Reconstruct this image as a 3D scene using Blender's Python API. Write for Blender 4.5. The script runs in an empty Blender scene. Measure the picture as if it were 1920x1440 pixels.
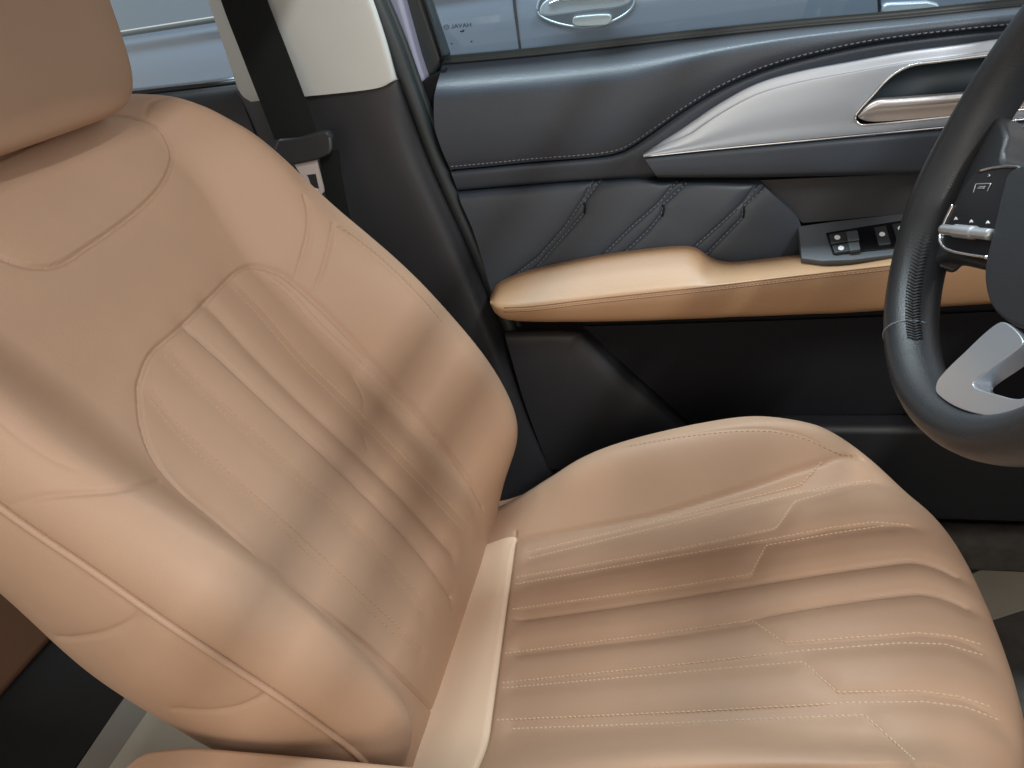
import bpy, bmesh, math, random
import numpy as np
from mathutils import Vector, Matrix
from mathutils.bvhtree import BVHTree

sc = bpy.context.scene
COL = sc.collection
random.seed(4)

# ------------------------------------------------------------------ camera
# x = car forward (picture right), y = towards the driver's door, z = up; origin = seat crease
CAM = np.array([.2651, -.5770, .6806]); YAW, PIT, ROL, FPX = .2937, .5284, -.1642, 1400.6
FW = np.array([-math.sin(YAW)*math.cos(PIT), math.cos(YAW)*math.cos(PIT), -math.sin(PIT)])
_r = np.cross(FW, [0, 0, 1]); _r /= np.linalg.norm(_r); _u = np.cross(_r, FW)
RT = math.cos(ROL)*_r + math.sin(ROL)*_u
UP = -math.sin(ROL)*_r + math.cos(ROL)*_u
cd = bpy.data.cameras.new('camera'); cam = bpy.data.objects.new('camera', cd); COL.objects.link(cam)
cd.sensor_width = 36; cd.lens = FPX/1920*36; cd.clip_start = .02; cd.clip_end = 100
cam.matrix_world = Matrix(((RT[0], UP[0], -FW[0], CAM[0]), (RT[1], UP[1], -FW[1], CAM[1]), (RT[2], UP[2], -FW[2], CAM[2]), (0, 0, 0, 1)))
sc.camera = cam

# ------------------------------------------------------------------ light
wd = bpy.data.worlds.new('World'); sc.world = wd; wd.use_nodes = True
bg = wd.node_tree.nodes['Background']; bg.inputs[0].default_value = (1.0, .95, .90, 1); bg.inputs[1].default_value = .66
def area(name, loc, aim, sx, sy, power, color):
    l = bpy.data.lights.new(name, 'AREA'); l.shape = 'RECTANGLE'; l.size = sx; l.size_y = sy; l.energy = power; l.color = color
    o = bpy.data.objects.new(name, l); COL.objects.link(o); o.location = loc
    o.rotation_euler = (Vector(aim)-Vector(loc)).to_track_quat('-Z', 'Y').to_euler()
    return o
area('hall_window_light', (2.3, -.75, 1.27), (0, 0, .2), .5, .5, 6, (.93, .98, 1))
area('hall_side_light', (.0, -2.6, 1.15), (0, 0, .1), 2.6, 1.2, 14, (1, .80, .56))
area('hall_lamp', (2.2, -2.2, 2.9), (.1, -2.2, .1), 1.2, .14, 62, (1, .98, .95))
area('hall_ceiling_light', (-.3, .80, 2.2), (-.3, .95, .3), 2.2, .3, 80, (.78, .94, 1))
vs = sc.view_settings; vs.view_transform = 'Standard'; vs.look = 'None'; vs.gamma = 1; vs.exposure = .34; vs.use_curve_mapping = False

# ------------------------------------------------------------------ helpers: pixels of the 1920 x 1440 photograph to points
def rays(px):
    px = np.asarray(px, float).reshape(-1, 2)
    return FW + np.outer((px[:, 0]-960)/FPX, RT) - np.outer((px[:, 1]-720)/FPX, UP)
def at_plane(px, axis, val):
    d = rays(px); t = (val-CAM[axis])/d[:, axis]; return CAM + d*t[:, None]
def atY(x, y, Y): return at_plane([(x, y)], 1, Y)[0]
def at_general(px, P0, n):
    d = rays(px); t = ((P0-CAM)@n)/(d@n); return CAM + d*t[:, None]
def catmull(P, n, closed=False):
    P = np.asarray(P, float)
    if len(P) == 2: 
        f = np.linspace(0, 1, n)[:, None]; return P[0]*(1-f)+P[1]*f
    seg = np.r_[0, np.cumsum(np.linalg.norm(np.diff(P, axis=0), axis=1)**.5)]
    if closed:
        P = np.vstack([P, P[:1]]); seg = np.r_[0, np.cumsum(np.linalg.norm(np.diff(P, axis=0), axis=1)**.5)]
        m = np.zeros_like(P); k = len(P)-1
        for i in range(k):
            a, b = (i-1) % k, i+1
            da = seg[i]-seg[i-1] if i else seg[k]-seg[k-1]
            m[i] = (P[b]-P[a])/(da+seg[i+1]-seg[i])
        m[k] = m[0]
        tt = np.linspace(0, seg[-1], n, endpoint=False)
    else:
        m = np.zeros_like(P)
        m[1:-1] = (P[2:]-P[:-2])/(seg[2:]-seg[:-2])[:, None]
        m[0] = (P[1]-P[0])/(seg[1]-seg[0]); m[-1] = (P[-1]-P[-2])/(seg[-1]-seg[-2])
        tt = np.linspace(0, seg[-1], n)
    i = np.clip(np.searchsorted(seg, tt, side='right')-1, 0, len(seg)-2)
    h = seg[i+1]-seg[i]; f = ((tt-seg[i])/h)[:, None]; h = h[:, None]
    return (2*f**3-3*f**2+1)*P[i]+(f**3-2*f**2+f)*h*m[i]+(-2*f**3+3*f**2)*P[i+1]+(f**3-f**2)*h*m[i+1]
def even(P, step):
    P = np.asarray(P, float); s = np.r_[0, np.cumsum(np.linalg.norm(np.diff(P, axis=0), axis=1))]
    n = max(2, int(s[-1]/step)+1); t = np.linspace(0, s[-1], n)
    return np.c_[[np.interp(t, s, P[:, k]) for k in range(P.shape[1])]].T
def smooth(a, b, x):
    t = np.clip((x-a)/(b-a), 0, 1); return t*t*(3-2*t)

# ------------------------------------------------------------------ helpers: objects
def put(name, me, m, parent=None):
    o = bpy.data.objects.new(name, me); COL.objects.link(o)
    if m is not None and not me.materials: me.materials.append(m)
    if parent is not None: o.parent = parent
    return o
def mesh_obj(name, V, F, m, parent=None, sm=True):
    me = bpy.data.meshes.new(name); me.from_pydata([tuple(v) for v in V], [], [tuple(int(i) for i in f) for f in F])
    if sm: me.polygons.foreach_set('use_smooth', [True]*len(me.polygons))
    me.update(); return put(name, me, m, parent)
def grid_faces(nr, nc, flip=False):
    i = np.arange(nr*nc).reshape(nr, nc)
    q = np.stack([i[:-1, :-1], i[:-1, 1:], i[1:, 1:], i[1:, :-1]], -1).reshape(-1, 4)
    return q[:, ::-1] if flip else q
def fast_mesh(name, V, F):
    me = bpy.data.meshes.new(name); nf = len(F); F = np.ascontiguousarray(F, dtype=np.int32)
    me.vertices.add(len(V)); me.vertices.foreach_set('co', np.ascontiguousarray(V, dtype=np.float32).ravel())
    me.loops.add(nf*4); me.loops.foreach_set('vertex_index', F.ravel())
    me.polygons.add(nf); me.polygons.foreach_set('loop_start', np.arange(nf, dtype=np.int32)*4)
    me.polygons.foreach_set('use_smooth', np.ones(nf, dtype=bool))
    me.update(calc_edges=True); me.validate(); return me
def vnormals(V, F):
    a = V[F[:, 2]]-V[F[:, 0]]; b = V[F[:, 3]]-V[F[:, 1]]; n = np.cross(a, b)
    N = np.zeros_like(V)
    for k in range(4): np.add.at(N, F[:, k], n)
    return N/np.maximum(np.linalg.norm(N, axis=1), 1e-12)[:, None]
def sub_mesh(name, V, F, N, mask, m, parent):
    f = F[mask]; ids, inv = np.unique(f, return_inverse=True)
    me = fast_mesh(name, V[ids], inv.reshape(-1, 4)); me.normals_split_custom_set_from_vertices([tuple(n) for n in N[ids]])
    return put(name, me, m, parent)
def empty(name, loc, label, cat, group=None):
    o = bpy.data.objects.new(name, None); COL.objects.link(o); o.location = loc; o.empty_display_size = .05
    o['label'] = label; o['category'] = cat
    if group: o['group'] = group
    o['_base'] = list(loc); return o
def tag(o, label, cat, group=None):
    o['label'] = label; o['category'] = cat
    if group: o['group'] = group
    return o
def tube_geo(P, r, ns=8, closed=False, cap=True, flat=1.0, nrm=None):
    P = np.asarray(P, float); n = len(P)
    T = np.gradient(P, axis=0) if not closed else np.roll(P, -1, 0)-np.roll(P, 1, 0)
    T /= np.linalg.norm(T, axis=1)[:, None]
    up = np.array([0, 0, 1.]) if nrm is None else np.asarray(nrm, float)
    A = np.cross(T, up); bad = np.linalg.norm(A, axis=1) < 1e-3; A[bad] = np.cross(T[bad], [0, 1, 0]); A /= np.linalg.norm(A, axis=1)[:, None]
    B = np.cross(A, T)
    rr = np.broadcast_to(np.asarray(r, float), (n,))[:, None, None]
    a = np.linspace(0, 2*np.pi, ns, endpoint=False)
    V = P[:, None]+rr*(np.cos(a)[None, :, None]*A[:, None]+flat*np.sin(a)[None, :, None]*B[:, None])
    F = []
    for i in range(n if closed else n-1):
        j = (i+1) % n
        for k in range(ns):
            l = (k+1) % ns; F.append((i*ns+k, i*ns+l, j*ns+l, j*ns+k))
    if cap and not closed: F += [tuple(range(ns-1, -1, -1)), tuple((n-1)*ns+k for k in range(ns))]
    return V.reshape(-1, 3), F
def tube(name, P, r, m, parent=None, **k):
    V, F = tube_geo(P, r, **k); return mesh_obj(name, V, F, m, parent)
def bevel(o, w, seg=3, ang=35):
    b = o.modifiers.new('bevel', 'BEVEL'); b.width = w; b.segments = seg; b.limit_method = 'ANGLE'; b.angle_limit = math.radians(ang); b.harden_normals = True
    return o
def slab(name, P3, direction, thick, m, parent=None, bw=.003, seg=3):
    """closed outline P3 (roughly planar), given thickness along direction"""
    bm = bmesh.new(); d = Vector(direction).normalized()*thick
    top = [bm.verts.new(tuple(p)) for p in P3]; bot = [bm.verts.new(tuple(Vector(p)+d)) for p in P3]
    n = len(top); bm.faces.new(top); bm.faces.new(bot[::-1])
    for i in range(n): bm.faces.new((top[i], bot[i], bot[(i+1) % n], top[(i+1) % n]))
    bmesh.ops.recalc_face_normals(bm, faces=bm.faces)
    me = bpy.data.meshes.new(name); bm.to_mesh(me); bm.free()
    me.polygons.foreach_set('use_smooth', [True]*len(me.polygons))
    o = put(name, me, m, parent)
    if bw: bevel(o, bw, seg)
    else: me.polygons.foreach_set('use_smooth', [False]*len(me.polygons))
    return o
def box(name, lo, hi, m, parent=None, bw=.01, seg=3):
    (x0, y0, z0), (x1, y1, z1) = lo, hi
    return slab(name, [(x0, y0, z1), (x1, y0, z1), (x1, y1, z1), (x0, y1, z1)], (0, 0, -1), z1-z0, m, parent, bw, seg)
def patch_pts(rows, nu, nv):
    """rows of (px, py, Y): points on planes y = Y, smoothed both ways"""
    R = [np.array([atY(*q) for q in r]) for r in rows]
    R = np.array([catmull(r, nu) for r in R])
    return np.stack([catmull(R[:, j], nv) for j in range(nu)], 1)
def patch(name, rows, nu, nv, m, parent=None, skirt=.03, sk_dir=(0, 1, 0)):
    G = patch_pts(rows, nu, nv); return patch_from(name, G, m, parent, skirt, sk_dir)
def patch_from(name, G, m, parent=None, skirt=.03, sk_dir=(0, 1, 0), keep=None):
    nv, nu = G.shape[:2]; V = G.reshape(-1, 3); F = grid_faces(nv, nu)
    a, b = V[F[:, 1]]-V[F[:, 0]], V[F[:, 3]]-V[F[:, 0]]
    if np.cross(a, b).mean(0)[1] > 0: F = F[:, ::-1]
    if keep is not None: F = F[keep(V[F].mean(1))]
    F = [tuple(f) for f in F]
    if skirt:
        idx = np.arange(nv*nu).reshape(nv, nu)
        loop = np.r_[idx[0, :-1], idx[:-1, -1], idx[-1, ::-1][:-1], idx[::-1, 0][:-1]]
        d = np.array(sk_dir, float); n0 = len(V); k = len(loop)
        r1 = V[loop]; r1b = r1+d*skirt*.12; r2 = r1+d*skirt
        c = r1.mean(0); r1b = r1b+(r1b-c)*0.0
        V = np.vstack([V, r1, r2])
        for i in range(k):
            j = (i+1) % k; F.append((n0+i, n0+j, n0+k+j, n0+k+i))
    o = mesh_obj(name, V, F, m, parent)
    return o
def bvh_of(*obs):
    V, F = [], []
    for o in obs:
        n = len(V); V += [o.matrix_world @ v.co if False else v.co.copy() for v in o.data.vertices]
        F += [[n+i for i in p.vertices] for p in o.data.polygons]
    return BVHTree.FromPolygons(V, F)
def cast(bvh, px):
    out, nn = [], []
    for d in rays(px):
        h = bvh.ray_cast(Vector(CAM), Vector(d).normalized())
        if h[0] is not None:
            n = h[1]
            if n.dot(Vector(d)) > 0: n = -n
            out.append(np.array(h[0])); nn.append(np.array(n))
    return np.array(out), np.array(nn)
def stitch_geo(P, N, length, gap, r, lift):
    """separate thread stitches along a line lying on a surface"""
    s = np.r_[0, np.cumsum(np.linalg.norm(np.diff(P, axis=0), axis=1))]
    V, F = [], []; t = 0.
    while t+length < s[-1]:
        a, c, b = [np.array([np.interp(q, s, P[:, k]) for k in range(3)]) for q in (t, t+length*.5, t+length)]
        n = np.array([np.interp(t, s, N[:, k]) for k in range(3)]); n /= np.linalg.norm(n)
        a = a-n*r*.6; b = b-n*r*.6; c = c+n*lift
        v, f = tube_geo(np.array([a, .5*(a+c)+n*lift*.4, c, .5*(c+b)+n*lift*.4, b]), [r*.6, r, r, r, r*.6], ns=5, nrm=n+1e-3)
        k = len(V); V += list(v); F += [tuple(k+i for i in q) for q in f]; t += length+gap
    return V, F
def stitching(name, lines, m, parent, length=.0048, gap=.0017, r=.00055, lift=.0006):
    V, F = [], []
    for P, N in lines:
        if len(P) < 2: continue
        v, f = stitch_geo(P, N, length, gap, r, lift); k = len(V); V += v; F += [tuple(k+i for i in q) for q in f]
    o = mesh_obj(name, V, F, m, parent); o['kind'] = 'stuff'; return o
def finish(root):
    """parts were built in world coordinates: hang them under the thing's base"""
    b = Vector(root['_base']); del root['_base']
    for c in list(root.children): c.location = c.location-b
def join_geo(parts):
    V, F = [], []
    for v, f in parts:
        k = len(V); V += [tuple(q) for q in v]; F += [tuple(int(k+i) for i in q) for q in f]
    return V, F

# ------------------------------------------------------------------ materials
def mat(name, col, rough=.5, metal=0., spec=.5, bump=0., bscale=400., var=.0, vscale=6., coat=0., kind='noise', vcol=None):
    m = bpy.data.materials.new(name); m.use_nodes = True; nt = m.node_tree; b = nt.nodes['Principled BSDF']
    b.inputs['Base Color'].default_value = (*col, 1); b.inputs['Roughness'].default_value = rough
    b.inputs['Metallic'].default_value = metal; b.inputs['Specular IOR Level'].default_value = spec; b.inputs['Coat Weight'].default_value = coat
    tc = nt.nodes.new('ShaderNodeTexCoord')
    if var:
        n = nt.nodes.new('ShaderNodeTexNoise'); n.inputs['Scale'].default_value = vscale; n.inputs['Detail'].default_value = 6; nt.links.new(tc.outputs['Object'], n.inputs['Vector'])
        r = nt.nodes.new('ShaderNodeValToRGB'); r.color_ramp.elements[0].position = .3; r.color_ramp.elements[1].position = .7
        c2 = vcol or tuple(c*(1-var) for c in col)
        r.color_ramp.elements[0].color = (*c2, 1); r.color_ramp.elements[1].color = (*[min(1, c*(1+var*.5)) for c in col], 1)
        nt.links.new(n.outputs['Fac'], r.inputs['Fac']); nt.links.new(r.outputs['Color'], b.inputs['Base Color'])
        mr = nt.nodes.new('ShaderNodeMapRange'); mr.inputs['To Min'].default_value = rough-.05; mr.inputs['To Max'].default_value = rough+.07
        nt.links.new(n.outputs['Fac'], mr.inputs['Value']); nt.links.new(mr.outputs['Result'], b.inputs['Roughness'])
    if bump:
        if kind == 'leather':
            n = nt.nodes.new('ShaderNodeTexVoronoi'); n.feature = 'SMOOTH_F1'; n.inputs['Scale'].default_value = bscale; out = n.outputs['Distance']
            w = nt.nodes.new('ShaderNodeTexNoise'); w.inputs['Scale'].default_value = 34; w.inputs['Detail'].default_value = 5; nt.links.new(tc.outputs['Object'], w.inputs['Vector'])
            ma = nt.nodes.new('ShaderNodeMath'); ma.operation = 'MULTIPLY_ADD'; ma.inputs[1].default_value = 1.6; nt.links.new(w.outputs['Fac'], ma.inputs[0]); nt.links.new(out, ma.inputs[2]); out = ma.outputs[0]
        else:
            n = nt.nodes.new('ShaderNodeTexNoise'); n.inputs['Scale'].default_value = bscale; n.inputs['Detail'].default_value = 3; out = n.outputs['Fac']
        nt.links.new(tc.outputs['Object'], n.inputs['Vector'])
        bp = nt.nodes.new('ShaderNodeBump'); bp.inputs['Strength'].default_value = bump; bp.inputs['Distance'].default_value = .0006
        nt.links.new(out, bp.inputs['Height']); nt.links.new(bp.outputs['Normal'], b.inputs['Normal'])
    return m
TAN = mat('tan_leather', (.44, .286, .194), .56, bump=.22, bscale=900, var=.06, vscale=9, kind='leather')
TAN2 = mat('orange_tan_leather', (.37, .222, .122), .48, bump=.22, bscale=900, var=.06, vscale=9, kind='leather')
TAN_SEAM = mat('tan_seam', (.22, .115, .06), .6)
THREAD = mat('cream_thread', (.60, .45, .32), .7)
STRIPL = mat('light_tan_leather', (.74, .56, .41), .5, bump=.15, bscale=900, var=.05, kind='leather')
TAN_SHADED = mat('shaded_tan_leather', (.13, .065, .035), .6, bump=.2, bscale=900, kind='leather')  # rear seat leather, its shadow put into the dark colour
SOFT = mat('pale_tan_thread', (.49, .31, .19), .6)
TAN_THREAD = mat('tan_thread', (.36, .19, .10), .7)
BLK = mat('black_leather', (.042, .055, .075), .42, bump=.3, bscale=800, var=.15, vscale=5, kind='leather')
BLKP = mat('black_plastic', (.026, .028, .034), .5, bump=.35, bscale=1500, var=.1)
BLKD = mat('matt_black_plastic', (.014, .015, .019), .8, spec=.15, bump=.3, bscale=900)
RUB = mat('black_rubber', (.024, .033, .037), .42, bump=.1, bscale=300)
GLOSS = mat('gloss_black', (.006, .006, .008), .3, spec=.25)
SILVW = mat('wheel_silver', (.66, .71, .78), .30, metal=.75)
SILV = mat('satin_silver', (.47, .53, .61), .36, metal=.6, bump=.08, bscale=1800)
CHROME = mat('bright_chrome', (.82, .83, .84), .14, metal=1)
STEEL = mat('brushed_steel', (.62, .60, .60), .3, metal=.65)
BEIGE = mat('beige_plastic', (.60, .63, .62), .6, bump=.25, bscale=1200, var=.04)
WEB = mat('belt_webbing', (.010, .012, .012), .85, spec=.2, bump=.5, bscale=900)
GREY_THREAD = mat('grey_thread', (.20, .23, .28), .7)
CARP = mat('dark_carpet', (.035, .032, .03), .95, bump=1, bscale=700, var=.4, vscale=60)
RUBM = mat('matt_rubber', (.012, .011, .011), .9, spec=.1, bump=.5, bscale=400)
MATG = mat('grey_floor_mat', (.12, .11, .10), .9, bump=.8, bscale=500, var=.3, vscale=40)
PAPER = mat('paper', (.27, .245, .20), .8, bump=.2, bscale=150, var=.08, vscale=12)
PAPERG = mat('grey_paper', (.50, .45, .37), .8, bump=.2, bscale=150, var=.1, vscale=12)
PAINT = mat('grey_car_paint', (.15, .178, .235), .32, metal=.2, coat=.7, bump=.02, bscale=3000)
PAINTL = mat('lilac_grey_paint', (.34, .36, .50), .35, coat=.5)
SWITCH = mat('switch_plastic', (.075, .085, .098), .45, bump=.2, bscale=1500)
WHITE = mat('white_print', (.75, .78, .8), .5)
DARKPRINT = mat('dark_print', (.02, .025, .035), .5)
KEY = mat('key_plastic', (.07, .08, .088), .4)
KEYD = mat('dark_key_plastic', (.028, .032, .036), .45)
GREYBTN = mat('grey_button', (.55, .57, .60), .28, metal=.6)
STALE = mat('wheel_leather', (.030, .033, .038), .38, bump=.3, bscale=900, var=.15, vscale=12, kind='leather')
def glass_mat():
    m = bpy.data.materials.new('window_glass'); m.use_nodes = True; nt = m.node_tree; nt.nodes.clear()
    o = nt.nodes.new('ShaderNodeOutputMaterial'); mx = nt.nodes.new('ShaderNodeMixShader'); t = nt.nodes.new('ShaderNodeBsdfTransparent'); g = nt.nodes.new('ShaderNodeBsdfGlossy'); f = nt.nodes.new('ShaderNodeFresnel')
    t.inputs[0].default_value = (.86, .91, .92, 1); g.inputs['Roughness'].default_value = .02; f.inputs['IOR'].default_value = 1.45
    nt.links.new(f.outputs[0], mx.inputs[0]); nt.links.new(t.outputs[0], mx.inputs[1]); nt.links.new(g.outputs[0], mx.inputs[2]); nt.links.new(mx.outputs[0], o.inputs[0]); return m
GLASS = glass_mat()

# ------------------------------------------------------------------ the setting
FLZ = -.27
fl = box('floor', (-1.6, -1.3, FLZ-.05), (1.6, .47, FLZ), CARP, bw=0); fl['kind'] = 'structure'
hg = box('ground', (-12, -12, -.80), (12, 12, -.75), mat('hall_floor_tile', (.32, .32, .31), .25, var=.1, vscale=2), bw=0); hg['kind'] = 'structure'

# unseen car top shaped to block light, with added bars casting shadow bands
HEAD = mat('blocker_lining', (.55, .53, .48), .9, bump=.5, bscale=800)
def blocker_part(lo, hi):
    o = box('roof_blocker', lo, hi, HEAD, None, .01); o['kind'] = 'structure'
for x0_, x1_ in ((.465, .500), (.556, .590), (.825, .885)): blocker_part((x0_, -1.15, .905), (x1_, .285, .925))
blocker_part((-1.6, -1.15, .90), (.045, .285, .93)); blocker_part((-1.6, .29, .935), (.95, .43, .97)); blocker_part((-1.6, -1.25, .86), (.40, -1.155, .94))
# ------------------------------------------------------------------ driver's seat
seat = empty('driver_seat', (.1, 0, FLZ), 'tan leather front seat with quilted backrest and cushion, in front of the black door', 'car seat')
def seg_dist(Q, P):
    """distance of 2-d points Q to polyline P"""
    D = np.full(len(Q), 9.)
    for a, b in zip(P[:-1], P[1:]):
        ab = b-a; L = ab@ab
        if L < 1e-14: continue
        t = np.clip(((Q-a)@ab)/L, 0, 1); e = Q-a-t[:, None]*ab
        D = np.minimum(D, np.sqrt((e*e).sum(1)))
    return D
def inside(Q, P):
    c = np.zeros(len(Q), bool); n = len(P); j = n-1
    for i in range(n):
        (xi, yi), (xj, yj) = P[i], P[j]
        k = (yi > Q[:, 1]) != (yj > Q[:, 1])
        c ^= k & (Q[:, 0] < (xj-xi)*(Q[:, 1]-yi)/(yj-yi+1e-15)+xi); j = i
    return c
class Field:
    """a padded surface: P = O + a*ea + b*eb + h(a,b)*en"""
    def __init__(s, O, ea, eb, en, hfun): s.O, s.ea, s.eb, s.en, s.h = np.array(O), np.array(ea), np.array(eb), np.array(en), hfun
    def world(s, a, b, h): return s.O+np.multiply.outer(a, s.ea)+np.multiply.outer(b, s.eb)+np.multiply.outer(h, s.en)
    def hit(s, px):
        """first crossing of the sight lines with the padded surface, in (a, b)"""
        out = []
        for d in rays(px):
            k = np.linspace(.3, 1.6, 1300); P = CAM+k[:, None]*d-s.O
            a, b, n = P@s.ea, P@s.eb, P@s.en; g = n-s.h(a, b); i = np.argmax(g < 0)
            if g[i] >= 0: continue
            f = g[i-1]/(g[i-1]-g[i]) if i else 0; out.append((a[i-1]+(a[i]-a[i-1])*f, b[i-1]+(b[i]-b[i-1])*f))
        return np.array(out)
    def line(s, px, n=40, curved=True):
        q = s.hit(catmull(np.array(px, float), max(n, 2*len(px))) if curved else even(np.array(px, float), 6)); return q

# --- backrest
rb = math.radians(31)
BO = (.005, 0, 0); BT = (-math.sin(rb), 0, math.cos(rb)); BN = (math.cos(rb), 0, math.sin(rb))
tW = np.array([-.07, -.03, .0, .04, .08, .12, .2, .3, .4, .5, .565, .61, .655, .692, .716, .735])
wW = np.array([.225, .24, .250, .264, .274, .282, .288, .292, .290, .284, .277, .268, .250, .216, .175, .10])      # door side
wN = np.array([.205, .215, .224, .232, .239, .246, .258, .266, .258, .252, .250, .246, .236, .207, .168, .10])      # console side
tA = np.array([-.1, -.02, .03, .08, .13, .2, .3, .36, .42, .5, .58, .64, .72])
aA = np.array([.0, .0, .022, .062, .082, .092, .090, .085, .076, .062, .048, .032, .012])
_tt = np.linspace(-.07, .70, 400); _cw = catmull(np.c_[tW, wW], 600); _cn = catmull(np.c_[tW, wN], 600); outlineB = np.vstack([_cn[:, ::-1]*[-1, 1], _cw[::-1, ::-1]])
def Wb(t): return np.interp(t, _cw[:, 0], _cw[:, 1])
def Wn(t): return np.interp(t, _cn[:, 0], _cn[:, 1])
_ca = catmull(np.c_[tA, aA], 400)
def hB0(w, t):
    A = np.interp(t, _ca[:, 0], _ca[:, 1]); wi = .135+.02*smooth(.45, .6, t)
    bol = A*np.where(w > 0, 1., 1-.40*smooth(.26, .48, t))*smooth(wi, np.where(w > 0, .236, .222), np.abs(w))
    ctr = .014*np.exp(-((t-.17)/.13)**2)*(1-smooth(.10, .18, np.abs(w)))+.012*smooth(.44, .60, t)-.03*smooth(.66, .80, t)-.06*smooth(.10, -.06, t)
    return bol+ctr
fB = Field(BO, (0, 1, 0), BT, BN, hB0)
SEAM_INS = [(262, 742), (264, 712), (285, 662), (345, 608), (430, 522), (452, 504), (478, 497), (512, 505), (548, 524), (640, 612), (740, 722), (820, 815), (880, 898), (906, 950)]
SEAM_INS_L = [(262, 742), (268, 800), (292, 862), (340, 920), (400, 970), (540, 1090), (640, 1170), (720, 1238), (800, 1318), (838, 1370)]
SEAM_PAD = [(-120, 440), (-60, 462), (0, 481), (35, 494), (75, 500), (115, 494), (160, 465), (220, 424), (270, 384), (305, 345), (322, 308), (324, 285), (312, 255), (295, 234), (270, 222), (180, 216), (60, 268), (-80, 330)]
SEAM_SHO = [(278, 224), (277, 206), (288, 188), (312, 178), (345, 180), (372, 187)]
BOL1 = [(572, 366), (579, 390), (580, 425), (572, 465), (556, 520)]
BOL1b = [(581, 375), (588, 400), (587, 432), (579, 470), (562, 523)]
BOL2 = [(625, 418), (618, 460), (604, 510), (588, 548)]
BOL_E = [(628, 420), (680, 462), (730, 505), (800, 575)]
NEAR1 = [(-60, 730), (0, 780), (60, 830), (110, 862), (150, 880)]
NEAR2 = [(-60, 898), (0, 905), (100, 914), (195, 920), (240, 915), (300, 900)]
CH1 = [(352, 613), (400, 655), (480, 730), (610, 850), (720, 958), (800, 1048), (848, 1118)]
CH2 = [(392, 572), (420, 600), (470, 655), (560, 745), (660, 838), (760, 935), (850, 1035)]
PA = [[(437, 523), (493, 580), (567, 667), (640, 738), (740, 838), (880, 985)], [(427, 530), (480, 585), (557, 675), (630, 748), (730, 848), (875, 1002)],
      [(480, 510), (533, 548), (593, 614), (650, 668), (740, 755), (830, 850), (893, 930)], [(493, 507), (545, 546), (605, 610), (662, 664), (752, 750), (838, 838), (898, 912)]]
PB = [[(318, 654), (367, 706), (450, 785), (583, 905), (690, 1005), (800, 1130)], [(308, 664), (357, 716), (440, 795), (573, 915), (680, 1016), (795, 1150)],
      [(283, 728), (333, 795), (433, 888), (520, 965), (640, 1075), (790, 1215)], [(275, 738), (325, 805), (425, 900), (512, 977), (630, 1087), (790, 1235)]]
KINK = [[(664, 705), (682, 748), (680, 800), (690, 842)], [(690, 660), (676, 690), (664, 712)]]
def groove_field(Q, specs):
    g = np.zeros(len(Q))
    for line, depth, sig, wide in specs:
        if len(line) < 2: continue
        lo = line.min(0)-.05; hi = line.max(0)+.05; k = np.where(((Q > lo) & (Q < hi)).all(1))[0]
        if not len(k): continue
        d = seg_dist(Q[k], line); g[k] = np.minimum(g[k], -depth*np.exp(-(d/sig)**2))-wide*np.exp(-(d/.011)**2)*.5
    return g
nT, nW = 420, 330
tg = np.linspace(-.07, .735, nT); ug = np.sin(np.linspace(-1, 1, nW)*math.pi*.5*.86)/math.sin(math.pi*.5*.86)
Tg = np.repeat(tg[:, None], nW, 1); Wg = np.where(ug[None] > 0, Wb(Tg), Wn(Tg))*ug[None]
Q = np.c_[Wg.ravel(), Tg.ravel()]
INSALL = fB.line(SEAM_INS[::-1]+SEAM_INS_L[1:], 120)
specs = [(INSALL, .0040, .0016, .0022), (fB.line(SEAM_PAD), .0040, .0015, .0022), (fB.line(SEAM_SHO), .003, .0018, .002),
         (fB.line(BOL1), .003, .0016, .002), (fB.line(BOL1b), .0022, .0014, .001), (fB.line(BOL2), .0024, .0016, .001), (fB.line(NEAR1), .0006, .0016, .0004), (fB.line(NEAR2), .0026, .0016, .0016),
         (fB.line(CH1), .0056, .0019, .006), (fB.line(CH2), .0012, .003, .008), (fB.line(BOL_E), .0010, .0014, .0)]
specs += [(fB.line(l), .0006, .0016, .0022) for l in PA+PB]+[(fB.line(l), .0012, .0018, .002) for l in KINK]
dB = seg_dist(Q, outlineB)
RB = .046; x = np.clip(1-dB/RB, 0, 1)
hb = hB0(Q[:, 0], Q[:, 1])-RB*.95*(1-np.sqrt(np.maximum(0, 1-x**2.2)))
gB = groove_field(Q, specs)
VB = fB.world(Q[:, 0], Q[:, 1], hb+gB); FB = grid_faces(nT, nW); NB = vnormals(VB, FB)
if NB[len(NB)//2]@np.array(BN) < 0: FB = FB[:, ::-1]; NB = -NB
cen = Q[FB].mean(1)
insB = np.vstack([fB.line(SEAM_INS), [(.13, -.02), (-.16, -.02)], fB.line(SEAM_INS_L)[::-1]]); padB = fB.line(SEAM_PAD)
m_ins, m_pad = inside(cen, insB), inside(cen, padB)
back = sub_mesh('backrest', VB, FB, NB, ~(m_ins | m_pad), TAN, seat)
sub_mesh('quilted_insert', VB, FB, NB, m_ins, TAN, back)
sub_mesh('shoulder_pad', VB, FB, NB, m_pad & ~m_ins, TAN, back)
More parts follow.
